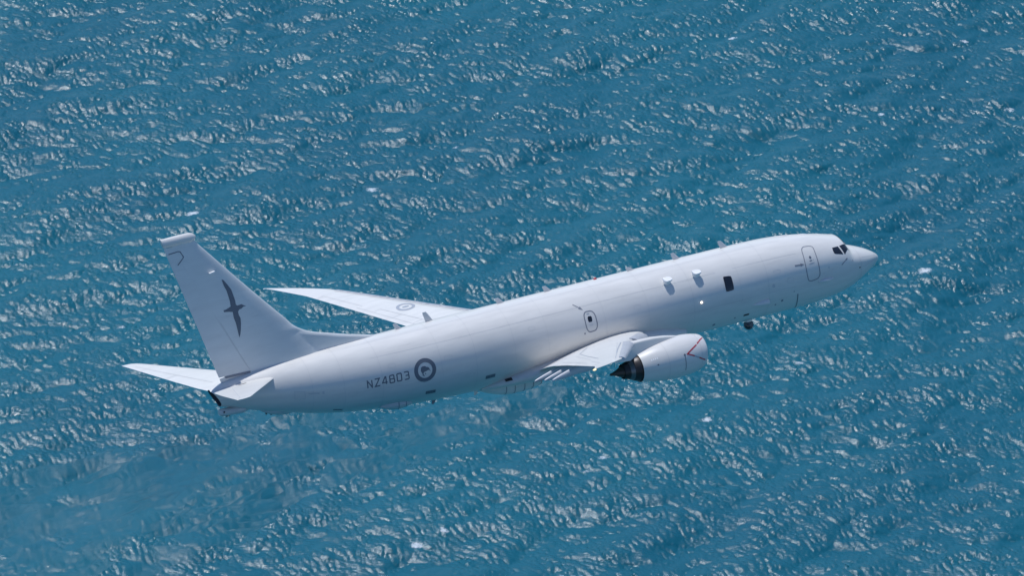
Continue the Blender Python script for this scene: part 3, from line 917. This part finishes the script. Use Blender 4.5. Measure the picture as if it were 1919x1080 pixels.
m = MB(); stroke(m, hat, .025, ff, 1, 50, closed=True); h = m.build('aft_hatch', M_SEAM, root)
fill([(33.98, 197.5), (33.70, 198.0), (33.70, 202.0), (34.0, 202.0)], fmap(.012), 'hatch_latch', M_POD, h, (.1, 3))
m = MB(); stroke(m, [(33.45, 191.5), (32.9, 192.5)], .06, ff, 1, 50); m.build('skin_placard', M_SEAM, root)
m = MB(); stroke(m, [(32.75, 192.2), (32.65, 192.0)], .12, ff, 1, 45); m.build('skin_placard', M_SEAM, root)
m = MB(); stroke(m, [(32.1, 238), (31.6, 240)], .10, ff, 1, 50); m.build('drain_mast', M_LINE, root)
quad(36.0, 35.82, 160, 171, 'trim_cutout', M_DARK)
# circumferential skin joints, faint
for s in (7.6, 12.0, 24.5, 29.6, 31.6, 33.2):
    m = MB(); stroke(m, [(s, 95), (s, 180), (s, 265)], .012, ff, 1, 33, seg=.15); m.build('skin_seam', M_SEAM, root)

for a, s0, s1 in ((112, 6.0, 31.0), (146, 5.6, 9.4), (146, 10.4, 30.0), (197, 6.0, 13.0), (199, 24.5, 33.0), (232, 9.5, 13.0), (228, 24.5, 31.0)):
    m = MB(); stroke(m, [(s0, a), (s1, a)], .010, ff, 1, DEG, seg=.5); m.build('lap_seam', M_SEAM, root)
for s in (9.2, 14.6, 17.1, 20.4, 22.3, 26.4):
    m = MB(); stroke(m, [(s, 95), (s, 180), (s, 200)], .009, ff, 1, 33, seg=.15); m.build('skin_seam', M_SEAM, root)
# access panels
for s, a, w, h in ((24.9, 205, .5, 6), (26.0, 172, .42, 7), (21.2, 160, .35, 6), (15.2, 168, .4, 7), (12.6, 214, .6, 7), (9.0, 200, .5, 6), (7.0, 168, .4, 6), (29.0, 165, .4, 6), (31.2, 200, .45, 7), (6.3, 186, .35, 8)):
    m = MB(); stroke(m, smooth_poly([(s - w / 2, a - h / 2), (s + w / 2, a - h / 2), (s + w / 2, a + h / 2), (s - w / 2, a + h / 2)], 1), .010, ff, 1, DEG, closed=True, seg=.2); m.build('access_panel', M_SEAM, root)

# bumps and canoes that stand on the skin
def canoe(s0, s1, a, hw, hh, name, mat, label=None, blunt=0.0, seams=()):
    m = MB(); rows = []
    c0 = np.array(fus((s0 + s1) / 2, a)); n = fus_normal((s0 + s1) / 2, a)
    for u in np.linspace(0, 1, 18):
        s = s0 + (s1 - s0) * u
        k = math.sin(math.pi * (.02 + .96 * u)) ** .7 if not blunt else min(1, (u / .65)) ** .8 if u > 0 else .05
        k = max(k, .04)
        p = np.array(fus(s, a)); n = fus_normal(s, a)
        tdir = np.cross(n, np.array([1, 0, 0])); tdir /= np.linalg.norm(tdir)
        rows.append([tuple(p - n * .06 + tdir * hw * k * math.cos(t) + n * (hh * k + .06) * math.sin(t)) for t in np.linspace(0, math.pi, 13)])
    m.grid(rows, cap0=False)
    if blunt:
        m.add([p for p in rows[-1]], [tuple(range(len(rows[-1])))])
    ob = m.build(name, mat, root, label=label, angle=50)
    for u in seams:
        i = int(u * 17); m = MB()
        q = [np.array(x) for x in rows[i]]; r2 = [x + np.array([.035, 0, 0]) for x in q]
        cc = sum(q) / len(q)
        m.grid([[tuple(x + (x - cc) * .03) for x in q], [tuple(x + (x - cc) * .03) for x in r2]])
        m.build('panel_seam', M_LINE, ob)
    return ob
canoe(29.62, 27.85, 243.0, .27, .24, 'belly_antenna_fairing', M_POD, 'long pale canoe fairing under the rear fuselage', seams=(.55, .8))
canoe(4.62, 3.62, 199.5, .12, .15, 'nose_side_fairing', M_POD, 'slim bulge below the forward door')
canoe(8.60, 7.63, 210.5, .16, .20, 'air_scoop', M_POD, 'pale pointed air scoop on the lower right side', blunt=1)
fill([(7.625, 207.5), (7.615, 207.5), (7.615, 213.0), (7.625, 213.0)], fmap(.02), 'scoop_mouth', M_DARK, root, (.1, 3))
canoe(35.6, 34.0, 270, .30, .16, 'tail_keel_fairing', M_PAINT, 'low fairing under the tail')
# pod under the tail
m = MB(); rows = []
for u in np.linspace(0, 1, 18):
    s = 36.15 + 1.62 * u
    k = min(1, (u / .25)) ** .5 if u < .25 else 1.0 - .35 * max(0, (u - .88) / .12) ** 2
    k = max(k, .1); zc = -.06 + .20 * u * .55 - .02
    rows.append([P(s, .26 * k * math.cos(t), zc + .20 * k * math.sin(t)) for t in np.linspace(0, 2 * math.pi, 21)[:-1]])
m.grid(rows, closed=True, cap0=True, cap1=True)
tp = m.build('tail_pod', M_PAINT, root, label='sensor pod under the tail end', angle=50)
m = MB()
rows = [[P(37.60 + .05 * math.cos(t) * k, -.245 - .012, .06 + .05 * math.sin(t) * k) for t in np.linspace(0, 2 * math.pi, 13)[:-1]] for k in (1, .01)]
m.grid(rows, closed=True); m.build('pod_lens', M_DARK, tp)
m = MB(); lz = [(37.42, -.20), (37.28, -.20)]
m.grid([[P(s, .05 * math.cos(t), -.16 + .09 * math.sin(t)) for t in np.linspace(0, 2 * math.pi, 11)[:-1]] for s in (37.25, 37.45)], closed=True, cap0=True, cap1=True); m.build('pod_sensor', M_DARK, tp)
for s in (35.35, 35.1):
    m = MB(); z = -.62 if s > 35.2 else -.70
    m.grid([[P(s + .04 * math.cos(t), -.05 + .03 * math.sin(t), zz) for t in np.linspace(0, 2 * math.pi, 9)[:-1]] for zz in (z, z + .2)], closed=True, cap0=True, cap1=True); m.build('drain_mast', M_DARK, root)

# camera turret under the nose
m = MB(); rows = []
for t in np.linspace(.02, math.pi - .02, 15):
    rows.append([P(8.10 + .26 * math.sin(t) * math.cos(q), .26 * math.sin(t) * math.sin(q), -2.36 + .27 * math.cos(t)) for q in np.linspace(0, 2 * math.pi, 25)[:-1]])
m.grid(rows, closed=True, cap0=True, cap1=True)
tur = m.build('camera_turret', paint('turret_grey', (.10, .11, .13), rough=.4, coat=0), root, label='dark ball camera turret under the forward fuselage')
m = MB()
c = np.array([-.62, -.72, -.20]); c /= np.linalg.norm(c)
e1 = np.cross(c, [0, 0, 1]); e1 /= np.linalg.norm(e1); e2 = np.cross(c, e1)
o = np.array(P(8.10, 0, -2.36))
m.grid([[tuple(o + c * .265 * math.cos(w) + .265 * math.sin(w) * (e1 * math.cos(q) + e2 * math.sin(q))) for q in np.linspace(0, 2 * math.pi, 17)[:-1]] for w in (.55, .3, .01)], closed=True)
m.build('turret_window', M_GLASS, tur)
m = MB(); m.grid([[P(8.10 + .2 * math.cos(q), .2 * math.sin(q), z) for q in np.linspace(0, 2 * math.pi, 21)[:-1]] for z in (-2.0, -2.2)], closed=True); m.build('turret_mount', M_PAINT, tur)

# blade antennas
def blade(s, a, h, chord, name='blade_antenna', mat=M_PAINT, sweep=.22, thick=.03, tipc=.55, label=None, lean=0.0):
    p = np.array(fus(s, a, -.03)); n = fus_normal(s, a)
    td = np.cross(n, np.array([1., 0, 0])); td /= np.linalg.norm(td)
    m = MB(); rows = []
    for u in np.linspace(0, 1, 6):
        c = chord * (1 - (1 - tipc) * u) * (1 if u < .95 else .85); off = -sweep * u
        ring = []
        for k, th in ((.5, 0), (.2, 1), (-.25, .8), (-.5, 0), (-.25, -.8), (.2, -1)):
            ring.append(tuple(p + n * (h + .03) * u + td * (th * thick * (1 - .4 * u) + lean * u) + np.array([k * c + off, 0, 0])))
        rows.append(ring)
    m.grid(rows, closed=True, cap0=True, cap1=True)
    return m.build(name, mat, root, label=label, angle=30)
for s, h, c in ((8.86, .38, .40), (11.64, .36, .40), (14.3, .20, .42), (19.1, .30, .40), (21.8, .30, .40), (25.85, .50, .42), (27.55, .30, .36)):
    blade(s, 90, h, c, label='blade antenna on the crown')
def stub(s, a):
    # stubby side antenna: a thick block standing off the skin, rounded front
    p = np.array(fus(s, a, -.05)); n = fus_normal(s, a); n = n + np.array([0, 0, .45]); n /= np.linalg.norm(n)
    td = np.cross(n, np.array([1., 0, 0])); td /= np.linalg.norm(td)
    if td[2] < 0: td = -td
    outl = [(-.22, .10), (-.20, -.06), (-.12, -.13), (.06, -.13), (.19, -.09), (.22, .0), (.17, .11), (.02, .15), (-.14, .15)]
    m = MB(); rows = []
    for h, k in ((0, .85), (.20, .9), (.22, 1.08), (.26, 1.12), (.305, 1.1), (.32, .98)):
        rows.append([tuple(p + n * h + np.array([u * k, 0, 0]) + td * v * k) for u, v in outl])
    m.grid(rows, closed=True, cap0=True, cap1=True)
    return m.build('stub_antenna', M_WHITE, root, label='white stub antenna on the upper right side', angle=30)
for s in (13.16, 11.46):
    stub(s, 143.0)
blade(21.0, 258, .60, .30, name='belly_blade_antenna', label='blade antenna under the belly', sweep=.15)
blade(23.9, 270, .25, .3, name='belly_blade_antenna', sweep=.1)
blade(26.4, 262, .18, .25, name='belly_blade_antenna', mat=M_LINE, sweep=.1)
for s in (4.3, 5.5):
    canoe(s + .35, s - .35, 96, .12, .05, 'crown_antenna_bump', M_POD)
m = MB(); rows = []
for t in np.linspace(0, math.pi / 2, 6):
    rows.append([P(16.40 + .10 * math.cos(t) * math.cos(q), .07 * math.cos(t) * math.sin(q), 1.91 + .11 * math.sin(t)) for q in np.linspace(0, 2 * math.pi, 17)[:-1]])
m.grid(rows, closed=True, cap1=True); m.build('red_beacon', M_RED, root, label='red beacon on the crown')
# lit lamp on the right side
p0 = np.array(fus(11.57, 185.2)); n0 = fus_normal(11.57, 185.2)
m = MB(); rows = []
for t in np.linspace(0, math.pi / 2, 5):
    rows.append([tuple(p0 + n0 * .05 * math.sin(t) + np.array([.055 * math.cos(t) * math.cos(q), 0, .055 * math.cos(t) * math.sin(q)])) for q in np.linspace(0, 2 * math.pi, 13)[:-1]])
m.grid(rows, closed=True, cap1=True); m.build('side_lamp', M_LAMP, root, label='small lit lamp low on the right side')

# ------------------------------------------------------------------ hot exhaust behind each engine
def build_exhaust():
    m, nt, b = newmat('exhaust_haze')
    nt.nodes.remove(b)
    out = nt.nodes['Material Output']
    v = nt.nodes.new('ShaderNodeVolumePrincipled')
    v.inputs['Color'].default_value = (0.72, 0.88, 1.0, 1)
    v.inputs['Anisotropy'].default_value = 0.2
    tc = nt.nodes.new('ShaderNodeTexCoord')
    mp = nt.nodes.new('ShaderNodeMapping'); mp.inputs['Scale'].default_value = (.30, .45, .45)
    nt.links.new(tc.outputs['Object'], mp.inputs[0])
    n = nt.nodes.new('ShaderNodeTexNoise'); n.inputs['Scale'].default_value = 1.0; n.inputs['Detail'].default_value = 3
    nt.links.new(mp.outputs[0], n.inputs['Vector'])
    mr = nt.nodes.new('ShaderNodeMapRange'); mr.inputs[1].default_value = .36; mr.inputs[2].default_value = .75
    mr.inputs[3].default_value = 0.0; mr.inputs[4].default_value = 0.011
    nt.links.new(n.outputs[0], mr.inputs[0])
    nt.links.new(mr.outputs[0], v.inputs['Density'])
    nt.links.new(v.outputs[0], out.inputs['Volume'])
    # hot turbulent air bends light a little: patches of rough refraction
    def shimmer(name, lo, hi, seed):
        m2, n2, b2 = newmat(name)
        n2.nodes.remove(b2)
        o2 = n2.nodes['Material Output']
        rf = n2.nodes.new('ShaderNodeBsdfRefraction'); rf.inputs['IOR'].default_value = 1.0007; rf.inputs['Roughness'].default_value = 0.25
        tr = n2.nodes.new('ShaderNodeBsdfTransparent')
        t2 = n2.nodes.new('ShaderNodeTexCoord')
        mp2 = n2.nodes.new('ShaderNodeMapping'); mp2.inputs['Scale'].default_value = (.22, .4, .4); mp2.inputs['Location'].default_value = (seed, 0, 0)
        nn = n2.nodes.new('ShaderNodeTexNoise'); nn.inputs['Scale'].default_value = 1.0; nn.inputs['Detail'].default_value = 2
        n2.links.new(t2.outputs['Object'], mp2.inputs[0]); n2.links.new(mp2.outputs[0], nn.inputs['Vector'])
        r2 = n2.nodes.new('ShaderNodeMapRange'); r2.inputs[1].default_value = lo; r2.inputs[2].default_value = hi
        n2.links.new(nn.outputs[0], r2.inputs[0])
        mx = n2.nodes.new('ShaderNodeMixShader')
        n2.links.new(r2.outputs[0], mx.inputs[0]); n2.links.new(tr.outputs[0], mx.inputs[1]); n2.links.new(rf.outputs[0], mx.inputs[2])
        n2.links.new(mx.outputs[0], o2.inputs['Surface'])
        return m2
    sh = [shimmer('hot_air_shimmer', .36, .62, 0.0)]
    for sg in (-1, 1):
        def tube(k, mat, name, s0=18.9, n=24):
            mb = MB(); rows = []
            for u in np.linspace(0, 1, n):
                s_ = s0 + 38 * u
                r = (.45 + 3.3 * u ** .9) * k
                rows.append([P(s_, sg * 4.83 + r * math.cos(t), -1.95 - 2.2 * u + r * math.sin(t)) for t in np.linspace(0, 2 * math.pi, 25)[:-1]])
            mb.grid(rows, closed=True, cap0=True, cap1=True)
            e = mb.build(name, mat, None)
            e.matrix_world = root.matrix_world.copy()
            return e
        e = tube(1.0, m, 'exhaust_haze')
        e['kind'] = 'stuff'
        e['label'] = ('left' if sg > 0 else 'right') + ' engine exhaust haze trailing behind the jet'
        e['category'] = 'haze'
        # turbulent eddies of hot air: irregular lens-like parcels strewn along the plume
        rng = random.Random(41 + sg)
        ico = bmesh.new(); bmesh.ops.create_icosphere(ico, subdivisions=2, radius=1.0)
        iv = [v.co.copy() for v in ico.verts]; fi = [tuple(v.index for v in f.verts) for f in ico.faces]; ico.free()
        mb = MB()
        for k in range(52):
            u = ((k + rng.random()) / 52) ** 1.15 * .84 + .07
            r = .45 + 3.3 * u ** .9
            ra = r * .75 * math.sqrt(rng.random()); an = rng.uniform(0, 2 * math.pi)
            c = P(18.9 + 38 * u, sg * 4.83 + ra * math.cos(an), -1.95 - 2.2 * u + ra * math.sin(an))
            ax = rng.uniform(.8, 1.5) * (.7 + 1.6 * u); cr = rng.uniform(.4, .8) * (.5 + 1.1 * u)
            ph = [rng.uniform(0, 6.28) for _ in range(6)]
            vs2 = []
            for v in iv:
                d = 1 + .22 * math.sin(2.3 * v.x + 1.7 * v.y + ph[0]) + .18 * math.sin(3.1 * v.z - 2.2 * v.x + ph[1]) + .12 * math.sin(4.3 * v.y + ph[2])
                vs2.append((c[0] + v.x * ax * d, c[1] + v.y * cr * d, c[2] + v.z * cr * d))
            mb.add(vs2, fi)
        h = mb.build('hot_air_eddies', sh[0], e)
        h['kind'] = 'stuff'
build_exhaust()
